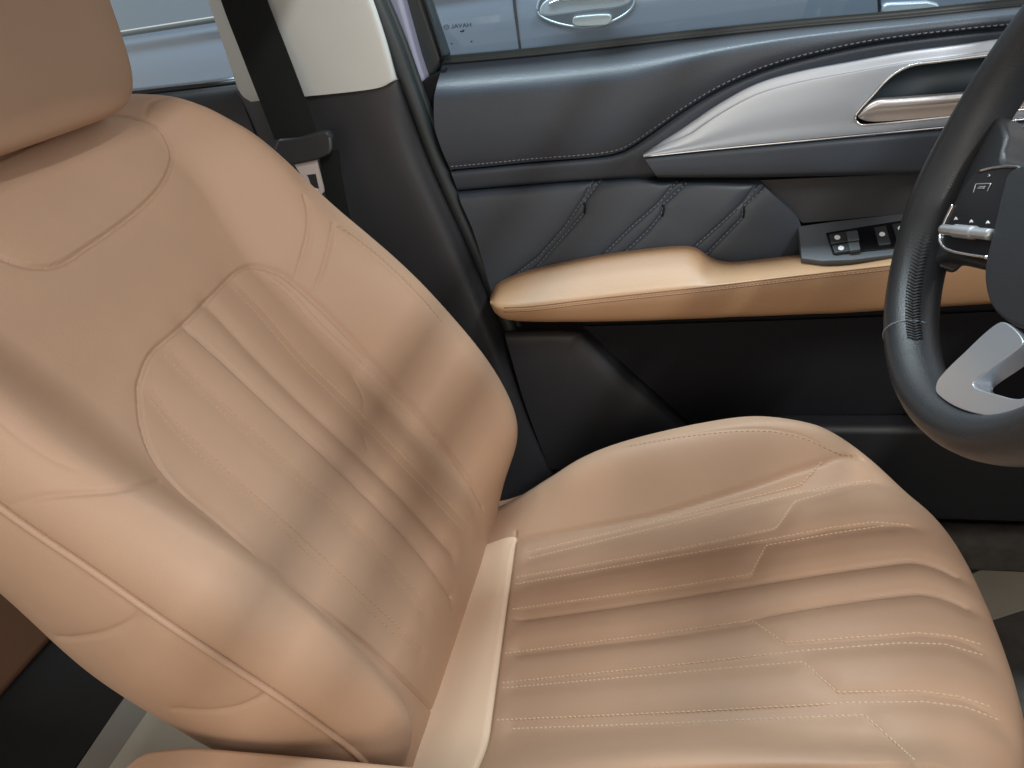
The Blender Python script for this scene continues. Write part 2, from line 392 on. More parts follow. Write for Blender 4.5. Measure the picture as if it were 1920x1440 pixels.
# piping and side panels, running round the edge of the padded face
idx = np.arange(nT*nW).reshape(nT, nW)
loop = np.r_[idx[:, 0], idx[-1, 1:-1], idx[::-1, -1]]
E = VB[loop]; q2 = Q[loop]; c2 = np.array([0, .33])
outn = np.gradient(q2, axis=0); outn = np.c_[-outn[:, 1], outn[:, 0]]; outn /= np.linalg.norm(outn, axis=1)[:, None]
outn *= np.sign((outn*(q2-c2)).sum(1))[:, None]
for _ in range(30): outn[1:-1] = (outn[:-2]+outn[1:-1]+outn[2:])/3
O3 = outn[:, :1]*np.array([[0, 1, 0]])+outn[:, 1:]*np.array([BT]); N3 = np.array(BN)
hE = hb[loop]
def ring(off, h): 
    hh = hE*(1-h[1])+h[0]; P = np.array(BO)+q2[:, :1]*np.array([[0, 1, 0]])+q2[:, 1:]*np.array([BT]); return P+O3*off+np.outer(hh, N3)
prof = [(0.0005, (-.001, 0.)), (.004, (-.010, .05)), (.007, (-.026, .2)), (.008, (-.045, .4)), (.005, (-.072, .6)), (-.003, (-.098, .8)), (-.016, (-.118, 1)), (-.035, (-.130, 1)), (-.08, (-.136, 1)), (-.2, (-.138, 1))]
rings = np.array([ring(o, h) for o, h in prof]); rings = np.stack([catmull(rings[:, j], 60) for j in range(rings.shape[1])], 1)
nr, nl = rings.shape[:2]
VS = rings.reshape(-1, 3).copy(); FS = grid_faces(nr, nl); NS = vnormals(VS, FS)
side_bvh = BVHTree.FromPolygons([Vector(v) for v in VS], [list(map(int, f)) for f in FS])
SIDE1 = [(266, 1140), (258, 1156), (235, 1172), (190, 1190), (135, 1199), (108, 1198)]
SIDE2 = [(508, 1297), (480, 1315), (440, 1330), (390, 1336), (330, 1332)]
gs = np.zeros(len(VS)); 
for l in (SIDE1, SIDE2):
    pts, _ = cast(side_bvh, catmull(np.array(l, float), 40))
    if len(pts) > 1:
        D = np.full(len(VS), 9.)
        for p in even(pts, .001): D = np.minimum(D, np.linalg.norm(VS-p, axis=1))
        gs = np.minimum(gs, -.0022*np.exp(-(D/.0022)**2))-.0012*np.exp(-(D/.010)**2)
NSo = NS*np.sign((NS*(VS-VS.mean(0))).sum(1))[:, None]
VS = VS+NSo*gs[:, None]
me = fast_mesh('side_panel', VS, FS); sp = put('side_panel', me, TAN, back)
pipe = even(np.array(ring(.0015, (.0012, 0.)))[8:-8], .004)
tube('piping', pipe, .0031, TAN, back, ns=8)
bB = BVHTree.FromPolygons([Vector(v) for v in VB], [list(map(int, f)) for f in FB])
def stl(bv, px, n=60): 
    P, N = cast(bv, catmull(np.array(px, float), n)); return (P, N)
stitching('stitching', [stl(bB, l) for l in PA+PB], SOFT, back, length=.005, gap=.0006, r=.00085, lift=-.0001)
stitching('edge_stitching', [stl(bB, [(a+9, b+3) for a, b in BOL_E]), stl(bB, [(632, 424), (690, 463), (760, 525), (830, 605)])], TAN_THREAD, back, r=.0004, lift=.0002)

# --- headrest
hr = []
nu, nv = 72, 48
for j in range(nv):
    ph = -math.pi/2+math.pi*j/(nv-1)
    for i in range(nu):
        th = 2*math.pi*i/nu
        e = .32
        cx = math.copysign(abs(math.cos(th))**e, math.cos(th)); cy = math.copysign(abs(math.sin(th))**e, math.sin(th))
        cp = abs(math.cos(ph))**.3; s_ = math.copysign(abs(math.sin(ph))**.38, math.sin(ph))
        w = .168*cx*cp*(1+.08*s_); h = .052*cy*cp; t = .118*s_
        h -= .25*w*w/.142*.4 
        hr.append((w, t, h))
hr = np.array(hr)
lean = math.radians(29); tt, hh = hr[:, 1]*math.cos(lean)-hr[:, 2]*math.sin(lean), hr[:, 2]*math.cos(lean)+hr[:, 1]*math.sin(lean)
HV = fB.world(hr[:, 0], .778+tt, .075+hh)
HF = [(j*nu+i, j*nu+(i+1) % nu, (j+1)*nu+(i+1) % nu, (j+1)*nu+i) for j in range(nv-1) for i in range(nu)]
head = mesh_obj('headrest', HV, HF, TAN, seat)
for s in (-.055, .055):
    tube('headrest_post', [fB.world(s, .66, -.02), fB.world(s, .78, .04)], .006, STEEL, head, ns=12)

# --- cushion
rc = math.radians(13)
CO = (.03, 0, 0); CS = (math.cos(rc), 0, math.sin(rc)); CN = (-math.sin(rc), 0, math.cos(rc))
yS = np.array([0, .06, .11, .15, .19, .22, .243, .258, .268, .272])
sS = np.array([.502, .500, .494, .483, .462, .436, .400, .357, .31, .24])
_cs = catmull(np.c_[yS, sS], 300)
def Sf(y): return np.interp(np.abs(y), _cs[:, 0], _cs[:, 1])
_half = np.vstack([_cs, [(.272, .1), (.268, .0), (.262, -.09)]])
outlineC = np.vstack([_half[::-1]*[-1, 1], _half])[:, ::-1]      # (s, y)
sA = np.array([-.1, -.03, .02, .08, .15, .25, .32, .38, .43, .5]); cA = np.array([.0, .004, .022, .046, .060, .066, .064, .050, .026, .0])
_cc = catmull(np.c_[sA, cA], 300)
def hC0(s, y):
    A = np.interp(s, _cc[:, 0], _cc[:, 1]); yi = .138+.02*smooth(.2, .4, s)
    bol = A*smooth(yi, .225, np.abs(y))
    return bol+.006*smooth(.0, .2, s)*(1-smooth(.08, .2, np.abs(y)))-.022*smooth(.38, .5, s)-.012*smooth(-.010, -.085, s)
fC = Field(CO, CS, (0, 1, 0), CN, hC0)
C_SEAM = [(968, 1008), (1100, 985), (1230, 960), (1400, 910), (1500, 876), (1560, 855), (1610, 848)]
C_REAR = [(971, 1000), (968, 1008), (955, 1090), (940, 1170), (925, 1265), (912, 1350), (900, 1428), (893, 1470)]
C_NEAR = [(880, 1500), (1000, 1462), (1300, 1440), (1500, 1436), (1715, 1428), (1800, 1440), (1860, 1460)]
C_TOP = [(1180, 832), (1300, 812), (1420, 803), (1500, 815), (1570, 845), (1600, 850)]
SL = [[(990, 1035), (1280, 965), (1500, 910), (1545, 862)], [(990, 1047), (1280, 977), (1480, 927), (1560, 912), (1640, 900)],
      [(968, 1082), (1280, 1027), (1455, 990), (1490, 940), (1560, 920)], [(965, 1095), (1280, 1040), (1440, 1011), (1560, 988), (1640, 978), (1710, 985)],
      [(960, 1142), (1280, 1097), (1408, 1076), (1436, 1022), (1560, 1000), (1660, 985)],
      [(945, 1225), (1280, 1182), (1410, 1163), (1470, 1205), (1600, 1195), (1720, 1186), (1790, 1193), (1840, 1208)],
      [(940, 1280), (1280, 1245), (1500, 1220), (1690, 1205), (1770, 1207), (1850, 1230)],
      [(940, 1290), (1280, 1260), (1505, 1240), (1570, 1298), (1720, 1295), (1800, 1306), (1865, 1327)],
      [(930, 1350), (1280, 1335), (1600, 1317), (1730, 1315), (1810, 1325), (1880, 1352)],
      [(960, 1366), (1280, 1355), (1620, 1340), (1715, 1425)]]
SLC = [[(950, 1160), (1280, 1112), (1500, 1075), (1690, 1048), (1730, 1050), (1790, 1065)], [(950, 1217), (1280, 1178), (1500, 1135), (1690, 1108), (1740, 1108), (1810, 1125)]]
def kline(px): return fC.hit(even(np.array(px, float), 5))
nY, nS = 330, 300
yg = np.sin(np.linspace(-1, 1, nY)*math.pi*.5*.86)/math.sin(math.pi*.5*.86)*.2719
vg = np.linspace(0, 1, nS); vg = vg**.92
cr_ = fC.line(C_REAR); ka, kb = np.polyfit(cr_[:, 1], cr_[:, 0], 1); REAR = ka*yg+kb; n1 = 44
Yg = np.repeat(yg[None], nS, 0)
Sg = np.vstack([-.09+(REAR[None]+.09)*np.linspace(0, 1, n1)[:, None], REAR[None]+(Sf(yg)-REAR)[None]*np.linspace(0, 1, nS-n1+1)[1:, None]**.95])
Qc = np.c_[Sg.ravel(), Yg.ravel()]
csp = [(fC.line(C_SEAM), .0040, .0022, .005), (np.c_[ka*np.linspace(-.21, .16, 30)+kb, np.linspace(-.21, .16, 30)], .0045, .0020, .003), (fC.line(C_NEAR), .004, .0022, .005), (fC.line(C_TOP), .0012, .0014, .001)]
csp += [(kline(l), .0010, .0018, .0046) for l in SL]+[(fC.line(l), .0036, .0022, .009) for l in SLC]
dC = seg_dist(Qc, outlineC); dC = np.where(Qc[:, 0] < 0, np.minimum(dC, 9), dC)
RC = .052; x = np.clip(1-dC/RC, 0, 1); hc = hC0(Qc[:, 0], Qc[:, 1])-RC*.9*(1-np.sqrt(np.maximum(0, 1-x**2.3)))
gsl = groove_field(Qc, csp[4:])*smooth(.004, .026, Qc[:, 0]-(ka*Qc[:, 1]+kb))
VC = fC.world(Qc[:, 0], Qc[:, 1], hc+groove_field(Qc, csp[:4])+gsl); FC = grid_faces(nS, nY); NC = vnormals(VC, FC)
if NC[len(NC)//2]@np.array(CN) < 0: FC = FC[:, ::-1]; NC = -NC
cc = Qc[FC].mean(1)
cs_, cn_ = fC.line(C_SEAM), fC.line(C_NEAR)
insC = np.vstack([cs_, [(.52, cs_[-1][1]), (.52, cn_[-1][1])], cn_[::-1]]) if len(cn_) > 1 else np.vstack([cs_, [(.52, .2), (.52, -.2), (0, -.18)]])
m_rear = (np.repeat(np.arange(nS-1), nY-1) < n1-1) & (cc[:, 1] < .152) & (cc[:, 1] > -.20)
m_i = inside(cc, insC) & ~m_rear
cush = sub_mesh('seat_cushion', VC, FC, NC, ~(m_i | m_rear), TAN, seat)
sub_mesh('quilted_insert', VC, FC, NC, m_i, TAN, cush); sub_mesh('rear_strip', VC, FC, NC, m_rear, STRIPL, cush)
idx = np.arange(nS*nY).reshape(nS, nY); loop = np.r_[idx[:, 0], idx[-1, 1:-1], idx[::-1, -1]]
E = VC[loop]; q2 = Qc[loop]; on = np.gradient(q2, axis=0); on = np.c_[-on[:, 1], on[:, 0]]; on /= np.linalg.norm(on, axis=1)[:, None]; on *= np.sign((on*(q2-[.15, 0])).sum(1))[:, None]
for _ in range(30): on[1:-1] = (on[:-2]+on[1:-1]+on[2:])/3
O3 = on[:, :1]*np.array([CS])+on[:, 1:]*np.array([[0, 1, 0]])
def cring(off, dz): return E+O3*off+np.array([0, 0, dz])
rg = np.array([cring(*k) for k in ((0, 0), (.004, -.014), (.005, -.03), (.002, -.055), (-.006, -.085), (-.02, -.11), (-.04, -.125), (-.1, -.13))]); rg = np.stack([catmull(rg[:, j], 30) for j in range(rg.shape[1])], 1)
put('side_panel', fast_mesh('side_panel', rg.reshape(-1, 3), grid_faces(*rg.shape[:2])), TAN, cush)
bC = BVHTree.FromPolygons([Vector(v) for v in VC], [list(map(int, f)) for f in FC])
def stk(px):
    P, N = cast(bC, even(np.array(px, float), 8)); return P, N
stitching('stitching', [stk(l) for l in SL], THREAD, cush, length=.0040, gap=.0009, r=.00085, lift=.0)
stitching('edge_stitching', [stl(bC, [(a, b+5) for a, b in C_TOP])], TAN_THREAD, cush, r=.0004, lift=.0002)
base = box('seat_base', (-.06, -.20, FLZ+.02), (.40, .20, -.09), BLKP, seat, .02)
for s in (-1, 1): box('seat_rail', (-.12, s*.19-.02, FLZ), (.46, s*.19+.02, FLZ+.04), BLKD, seat, .004)
finish(seat)

# ------------------------------------------------------------------ driver's door
door = empty('front_door', (.3, .44, -.12), 'black leather door trim with silver handle panel and tan armrest beyond the seat', 'car door')
BELT = [(832, 118), (1000, 103), (1280, 72), (1500, 50), (1700, 33), (1920, 10), (2200, -16)]
def onc(c, x):
    c = np.array(c, float); return float(np.interp(x, c[:, 0], c[:, 1]))
STI = [(845, 318), (920, 311), (1000, 303), (1080, 297), (1130, 292), (1165, 284), (1200, 264), (1240, 236), (1280, 208), (1350, 166), (1430, 131), (1520, 105), (1640, 80), (1800, 60), (1920, 48), (2200, 22)]
sti = catmull(np.array(STI, float), 200)
U = np.linspace(0, 1, 60)
rows = []
xsb = 832+(2200-832)*U**1.15; xss = 845+(2200-845)*U**1.15
for f, Y in ((0, .462), (.05, .450), (.11, .433), (.17, .419), (.24, .408), (.34, .401), (.6, .397), (.8, .397), (.93, .400), (1., .405)):
    r = []
    for xb, xs_ in zip(xsb, xss):
        yb, ys = onc(BELT, xb), onc(sti, xs_); k = min(1, (ys-yb)/180.)
        # the ledge keeps its depth while the face below it gets shorter to the right
        ff = f if f == 0 or f == 1 else f*(1-.0*k)
        bulge = -26*math.sin(math.pi*f)*math.exp(-((xb-832)/55.)**2)
        if k < .45 and 0 < f < 1: pass
        r.append((xb+(xs_-xb)*f+bulge, yb+(ys-yb)*ff, Y))
    rows.append(r)
def patch_rows(rows, nv): 
    R = np.array([[atY(*q) for q in r] for r in rows]); return np.stack([catmull(R[:, j], nv) for j in range(R.shape[1])], 1)
ut = patch_from('upper_trim', patch_rows(rows, 40), BLK, door, .03)
# flange below the stitch line
low = [(858, 357), (1000, 345), (1130, 336), (1190, 333), (1225, 332), (1250, 320), (1290, 275), (1360, 215), (1430, 175), (1500, 152), (1600, 130), (1700, 112), (1800, 100), (1920, 85), (2200, 57)]
lowc = catmull(np.array(low, float), 200)
rows = []
for f, Y in ((0, .405), (.12, .401), (.5, .402), (.9, .406), (1.0, .411)):
    rows.append([(xs_+f*13*max(0, 1-(xs_-845)/300), onc(sti, xs_)+4+(onc(lowc, xs_+13*max(0, 1-(xs_-845)/300))-onc(sti, xs_)-4)*f, Y) for xs_ in xss])
patch_from('trim_flange', patch_rows(rows, 14), BLK, door, .02)
but = bvh_of(ut)
P, N = cast(but, [(x, y-6) for x, y in even(sti, 4) if x < 2150]); stitching('stitching', [(P, N)], GREY_THREAD, ut, length=.0042, gap=.002, r=.0007, lift=.0008)
# backing of the door
box('door_core', (-.075, .432, -.30), (1.05, .50, .43), BLKD, door, .006)
slab('door_edge', [atY(x, y, .437) for x, y in ((776, 165), (800, 146), (835, 128), (880, 330), (950, 560), (980, 700), (945, 700), (905, 560), (838, 330))], (0, 1, 0), .05, BLKD, door, .004)
# silver handle panel
TOPS = [(1203, 291), (1240, 266), (1280, 241), (1350, 194), (1420, 157), (1500, 134), (1600, 115), (1700, 97), (1800, 84), (1920, 67), (2200, 35)]
LOWS = [(1207, 293), (1300, 283), (1400, 273), (1560, 258), (1780, 237), (1920, 223), (2200, 196)]
tops = catmull(np.array(TOPS, float), 300)
xs2 = 1206+(2180-1206)*np.linspace(0, 1, 330); rows = []
for f, Y in ((0., .403), (.02, .397), (1.0, .3935)):
    rows.append([(x_, onc(tops, x_)+f*19*min(1, (x_-1206)/90), Y) for x_ in xs2])
bevx = [r[1] for r in rows[2]]
for f, Y in ((.02, .3925), (.25, .391), (.5, .390), (.75, .390), (.97, .390), (1., .394)):
    rows.append([(x_, b+(onc(LOWS, x_)-b)*f, Y) for x_, b in zip(xs2, bevx)])
PK = [(1603, 220), (1612, 205), (1634, 180), (1660, 152), (1685, 133), (1715, 121), (1760, 115), (1850, 104), (1960, 92), (2080, 80), (2130, 90), (2130, 175), (2090, 190), (1900, 207), (1800, 217), (1630, 234), (1610, 232)]
PK3 = np.array([atY(x, y, .391) for x, y in PK]); PKc = catmull(PK3, 140, closed=True)
G = patch_rows(rows, 70)
sil = patch_from('silver_panel', G, SILV, door, .012, keep=lambda c: ~inside(c[:, [0, 2]], PKc[:, [0, 2]]))
pr = np.concatenate([PKc, PKc+[0, .028, 0]]); n = len(PKc)
V = np.vstack([PKc+[0, -.0005, 0], (PKc-PKc.mean(0))*[.985, 1, .95]+PKc.mean(0)+[0, .02, 0]])
F = [(i, (i+1) % n, n+(i+1) % n, n+i) for i in range(n)]
mesh_obj('handle_pocket', V, F+[tuple(range(2*n-1, n-1, -1))], mat('blue_grey_plastic', (.045, .066, .085), .45), sil)
tube('pocket_rim', PKc+[0, -.0008, 0], .0016, CHROME, sil, closed=True, ns=8)
hp = [(1608, 219), (1622, 201), (1640, 187), (1660, 184), (1760, 178), (1845, 171), (1960, 160), (2080, 149), (2085, 178), (1960, 194), (1845, 205), (1760, 213), (1640, 228), (1618, 229)]
rows = []
hx = [1610, 1625, 1645, 1680, 1760, 1845, 1960, 2080]
ht = [217, 199, 187, 184, 178, 171, 160, 149]; hb_ = [222, 227, 228, 226, 219, 210, 198, 186]
for f, Y in ((0, .388), (.04, .3815), (.12, .379), (.45, .3795), (.58, .386), (.9, .388), (1., .391)):
    rows.append([(x_, a+(b-a)*f, Y) for x_, a, b in zip(hx, ht, hb_)])
R = np.array([[atY(*q) for q in r] for r in rows]); Gh = np.array([catmull(r, 60) for r in R])
pull = patch_from('door_handle', Gh, STEEL, sil, .006)
tube('lower_bead', [atY(x_, onc(LOWS, x_)+1, .3895) for x_ in np.linspace(1207, 2180, 60)], .0012, CHROME, sil, ns=6)
# dark band under the silver panel
bx = np.linspace(1207, 2180, 60)
rows = []
for f, Y in ((0, .396), (.08, .3855), (.3, .384), (.7, .384), (.92, .387), (1, .40)):
    rows.append([(x_+f*26*max(0, 1-(x_-1207)/160.), onc(LOWS, x_)+3+(333-.02*(x_-1400)*(x_ > 1400)-onc(LOWS, x_)-3)*f, Y) for x_ in bx])
patch_from('dark_band', patch_rows(rows, 20), BLK, door, .02)
# quilted mid panel
rows = [[(858, 360, .412), (1000, 347, .412), (1130, 338, .412), (1205, 333, .412), (1235, 338, .412), (1330, 337, .412), (1422, 338, .414)],
        [(860, 366, .402), (1000, 353, .402), (1130, 344, .402), (1210, 340, .402), (1240, 344, .402), (1335, 344, .402), (1430, 347, .406)],
        [(864, 380, .397), (1002, 368, .397), (1132, 360, .397), (1213, 356, .397), (1247, 358, .397), (1345, 358, .397), (1446, 362, .402)],
        [(886, 430, .395), (1010, 420, .393), (1140, 412, .392), (1222, 407, .392), (1265, 405, .392), (1370, 402, .392), (1488, 400, .400)],
        [(905, 490, .393), (1020, 480, .390), (1150, 470, .388), (1235, 462, .388), (1290, 460, .388), (1385, 455, .390), (1503, 430, .400)],
        [(925, 560, .392), (1035, 550, .388), (1165, 540, .386), (1250, 535, .386), (1310, 530, .386), (1400, 520, .388), (1500, 500, .400)]]
QPX = rows
QL = [[(1113, 338), (1095, 372), (1060, 425), (1010, 482), (960, 520)], [(1128, 337), (1096, 378), (1095, 400), (1055, 445), (1000, 508)],
      [(1270, 340), (1235, 382), (1185, 425), (1130, 478)], [(1288, 343), (1243, 384), (1240, 402), (1215, 432), (1172, 472)],
      [(1425, 347), (1390, 385), (1345, 425), (1302, 462)], [(1436, 352), (1392, 388), (1392, 408), (1360, 440), (1322, 478)]]
Gq = patch_pts(QPX, 420, 170); Vq = Gq.reshape(-1, 3)
for l in QL:
    P = at_plane(even(np.array(l, float), 6), 1, .392); d = seg_dist(Vq[:, [0, 2]], P[:, [0, 2]]); Gq[..., 1] += (.0022*np.exp(-(d/.0022)**2)+.0012*np.exp(-(d/.009)**2)).reshape(Gq.shape[:2])
mp = patch_from('quilted_panel', Gq, BLK, door, .02)
bmp = bvh_of(mp)
stitching('stitching', [cast(bmp, even(np.array(l, float), 6)) for l in QL], GREY_THREAD, mp, length=.0034, gap=.0028, r=.00055, lift=.0006)
for q in ([(1094, 380), (1097, 386), (1096, 401)], [(1243, 384), (1246, 392), (1242, 406)], [(1395, 388), (1396, 396), (1394, 408)]):
    P, N = cast(bmp, q); tube('pleat', P+N*.0003, .0012, BLKD, mp, ns=6)
# recess and switch panel
rows = [[(1424, 338, .418), (1560, 332, .418), (1800, 322, .418), (2100, 305, .418)], [(1505, 418, .412), (1600, 410, .412), (1800, 390, .412), (2100, 360, .412)]]
patch('recess_panel', rows, 30, 10, BLKP, door, 0)
Zs = float(atY(1505, 420, .405)[2]); 
def onsw(x, y, dz=0): return at_general([(x, y)], np.array([.42, .405, Zs+dz]), np.array([0, -.30, 1.]))[0]
swp = slab('switch_panel', [onsw(*q) for q in ((1496, 424), (1560, 415), (1700, 399), (1900, 376), (1960, 440), (1700, 474), (1600, 487), (1540, 489), (1503, 484))], (0, .3, -1), .012, SWITCH, door, .0015)
slab('switch_bezel', [onsw(*q, .0012) for q in ((1549, 436), (1620, 424), (1760, 402), (1775, 455), (1640, 469), (1562, 477))], (0, .3, -1), .004, GLOSS, swp, .001)
def sw(name, q, label_px, m=None, dz=.004):
    o = slab(name, [onsw(*k, dz) for k in q], (0, .3, -1), .005, m or KEYD, swp, .0012)
    V, F = [], []
    for (x, y, s) in label_px:
        a = [onsw(x+s*math.cos(t)*1.15, y+s*math.sin(t)*.85, dz+.0004) for t in np.linspace(0, 2*math.pi, 14, endpoint=False)]; k = len(V); V += a; F.append(tuple(range(k, k+14)))
    if V: mesh_obj('switch_mark', V, F, WHITE, swp, sm=False)
    return o
sw('window_switch', ((1554, 439), (1605, 430), (1608, 449), (1558, 457)), [(1570, 445, 5)])
sw('window_switch', ((1560, 460), (1609, 452), (1611, 468), (1565, 474)), [(1577, 465, 5)])
sw('window_switch', ((1586, 434), (1608, 431), (1612, 449), (1590, 452)), [], KEY, .0065)
sw('window_switch', ((1590, 455), (1611, 452), (1614, 467), (1594, 470)), [], KEY, .0062)
sw('lock_switch', ((1638, 426), (1661, 422), (1671, 456), (1648, 459)), [(1654, 439, 5)])
sw('mirror_switch', ((1672, 420), (1745, 407), (1752, 440), (1682, 452)), [(1690, 428, 6)])
# tan armrest
ax = [919, 930, 950, 1000, 1100, 1200, 1278, 1308, 1335, 1370, 1430, 1500, 1520, 1560, 1600, 1690, 1850, 2050]
at_ = [556, 534, 522, 505, 483, 468, 461, 467, 484, 491, 486, 478, 478, 485, 483, 470, 448, 420]
as_ = [566, 570, 573, 572, 562, 551, 543, 540, 537, 533, 526, 518, 516, 511, 507, 496, 478, 455]
ab_ = [570, 588, 599, 603, 603, 601, 598, 597, 596, 594, 592, 589, 588, 587, 585, 579, 569, 556]
rows = [[(x, t-1, .412) for x, t in zip(ax, at_)], [(x, t, .385) for x, t in zip(ax, at_)],
        [(x, t+(s-t)*.10, .362) for x, t, s in zip(ax, at_, as_)], [(x, t+(s-t)*.5, .336) for x, t, s in zip(ax, at_, as_)], [(x, t+(s-t)*.85, .316) for x, t, s in zip(ax, at_, as_)],
        [(x, s, .309) for x, s in zip(ax, as_)], [(x, s+(b-s)*.4, .305) for x, s, b in zip(ax, as_, ab_)], [(x, s+(b-s)*.85, .308) for x, s, b in zip(ax, as_, ab_)],
        [(x, b, .318) for x, b in zip(ax, ab_)], [(x, b-2, .36) for x, b in zip(ax, ab_)], [(x, b-8, .42) for x, b in zip(ax, ab_)]]
for r in rows:
    for i, k in ((0, .030), (1, .012), (2, .004)): r[i] = (r[i][0], r[i][1], min(.41, r[i][2]+k))
arm = patch('armrest', rows, 220, 90, TAN2, door, 0)
bar = bvh_of(arm)
AS = [(945, 577), (1000, 574), (1100, 562), (1200, 551), (1340, 536), (1500, 517), (1660, 499), (1850, 477)]
for dy in (0, 8):
    P, N = cast(bar, catmull(np.array([(x, y+dy) for x, y in AS], float), 120)); tube('seam', P-N*.0003, .0009, TAN_SEAM, arm, ns=6)
stitching('stitching', [cast(bar, catmull(np.array([(x, y+4) for x, y in AS], float), 140))], TAN_THREAD, arm, length=.003, gap=.0015, r=.0004, lift=.0003)
# lower door
rows = [[(944, 619, .410), (1000, 617, .410), (1080, 618, .410), (1106, 632, .410), (1180, 704, .412), (1262, 778, .412), (1340, 850, .412)],
        [(946, 626, .392), (1000, 624, .392), (1074, 625, .392), (1094, 636, .394), (1164, 708, .396), (1244, 782, .398), (1320, 855, .398)],
        [(952, 648, .384), (1000, 646, .384), (1062, 648, .384), (1078, 660, .385), (1140, 725, .386), (1215, 800, .388), (1290, 870, .39)],
        [(985, 760, .384), (1020, 758, .384), (1060, 758, .384), (1075, 765, .384), (1120, 800, .384), (1190, 850, .384), (1260, 900, .384)],
        [(1030, 880, .388), (1060, 880, .388), (1090, 880, .388), (1105, 885, .388), (1140, 900, .388), (1200, 930, .388), (1260, 960, .388)]]
patch('lower_panel', rows, 80, 50, BLKP, door, .03)
rows = [[(1090, 612, .422), (1400, 603, .422), (1700, 592, .422), (2050, 575, .422)], [(1300, 800, .418), (1500, 790, .416), (1750, 780, .416), (2100, 770, .416)]]
patch('pocket_back', rows, 20, 10, BLKD, door, 0)
box('door_pocket', (.36, .372, -.15), (.95, .415, .02), BLKP, door, .012)
# window glass, its frame, sealing strips and printed mark
YG = .474
gl = [atY(x, y, YG) for x, y in ((826, 122), (700, -260), (1500, -420), (2300, -330), (2300, -20), (1920, 14), (1500, 56), (1280, 78), (1000, 110))]
glass = slab('window_glass', gl, (0, 1, 0), .004, GLASS, door, 0)
tube('belt_seal', [atY(x, y-6, .468) for x, y in catmull(np.array(BELT, float), 60)], .0052, RUB, door, ns=8)
tube('belt_seal', [atY(x, y-1, .458) for x, y in catmull(np.array(BELT, float), 60)], .0028, RUB, door, ns=8)
fr = slab('window_frame', [atY(x, y, .462) for x, y in ((742, -10), (700, -130), (752, -130), (791, 0), (829, 112), (826, 122), (815, 140), (797, 152), (782, 112))], (0, 1, 0), .05, RUB, door, .006)
tube('glass_channel', [atY(x, y, .460) for x, y in ((752, -130), (793, 0), (830, 114))], .002, BLKD, fr, ns=6)
tx = bpy.data.curves.new('txt', 'FONT'); tx.body = 'HAVAL'; tx.align_x = 'CENTER'; tx.align_y = 'CENTER'; tx.size = 1; tx.offset = .012
to = bpy.data.objects.new('txt', tx); COL.objects.link(to); dg = bpy.context.evaluated_depsgraph_get(); tm = bpy.data.meshes.new_from_object(to.evaluated_get(dg)); bpy.data.objects.remove(to)
ex = (atY(884, 47, YG-.001)-atY(845, 50, YG-.001)); wid = np.linalg.norm(ex); ex /= wid; ez = np.cross(ex, [0, 1, 0]); ez = ez if ez[2] > 0 else -ez
co = np.array([v.co for v in tm.vertices]); w0 = np.ptp(co[:, 0]); c0 = atY(864.5, 48.5, YG-.001); sc_ = wid/w0
for v, c in zip(tm.vertices, co): v.co = Vector(c0-ex*c[0]*sc_+ez*c[1]*sc_*.78)          # seen from inside, so it reads reversed
tm.name = 'printed_lettering'; put('printed_lettering', tm, DARKPRINT, glass)
def dots(name, L, m, parent):
    V, F = [], []
    for x, y, rx, ry in L:
        k = len(V); V += [atY(x+rx*math.cos(t), y+ry*math.sin(t), YG-.001) for t in np.linspace(0, 2*math.pi, 16, endpoint=False)]; F.append(tuple(range(k, k+16)))
    return mesh_obj(name, V, F, m, parent, sm=False)
def ringmark(x, y, rx, ry, th):
    V, F = [], []
    for t in np.linspace(0, 2*math.pi, 20, endpoint=False):
        V += [atY(x+rx*math.cos(t), y+ry*math.sin(t), YG-.001), atY(x+(rx-th)*math.cos(t), y+(ry-th)*math.sin(t), YG-.001)]
    for i in range(20): j = (i+1) % 20; F.append((2*i, 2*j, 2*j+1, 2*i+1))
    return V, F
V, F = join_geo([ringmark(837, 51, 5.5, 5, 1.1)]+[(np.array([atY(833, y, YG-.001), atY(841, y-.5, YG-.001), atY(841, y+.6, YG-.001), atY(833, y+1.1, YG-.001)]), [(0, 1, 2, 3)]) for y in (49, 52)])
mesh_obj('printed_emblem', V, F, DARKPRINT, glass, sm=False)
dots('printed_dots', [(847, 82, 1.6, 1.6), (884, 78, 1.9, 1.7), (866, 59, 4, 1.6), (869, 57, 2, 1.6)], DARKPRINT, glass)
box('cable_clip', tuple(atY(1564, 830, .40)), tuple(atY(1592, 796, .385)+np.array([0, .012, 0])), SWITCH, door, .002)
finish(door)

# ------------------------------------------------------------------ centre pillar
pil = empty('door_pillar', (-.15, .42, -.1), 'door pillar with beige upper cover and black lower cover behind the seat', 'car pillar')
rows = []
for y, xs_ in ((-140, (345, 385, 400, 450, 540, 612, 628, 634)), (-60, (370, 412, 428, 480, 570, 642, 658, 664)), (0, (390, 434, 450, 500, 600, 668, 684, 690)), (95, (422, 466, 482, 540, 630, 702, 718, 724)), (175, (449, 490, 506, 562, 650, 724, 740, 746)), (192, (456, 496, 511, 570, 660, 712, 738, 752))):
    yo = (0, 0, 0, 0, 0, 0, 0, 0) if y < 0 else ((0, -2, -4, -8, -18, -26, -28, -30) if y < 192 else (0, -4, -6, -11, -20, -28, -40, -46))
    rows.append([(x, y+d, Y) for x, d, Y in zip(xs_, yo, (.430, .400, .393, .389, .386, .387, .392, .412))])
patch('upper_cover', rows, 90, 70, BEIGE, pil, .02)
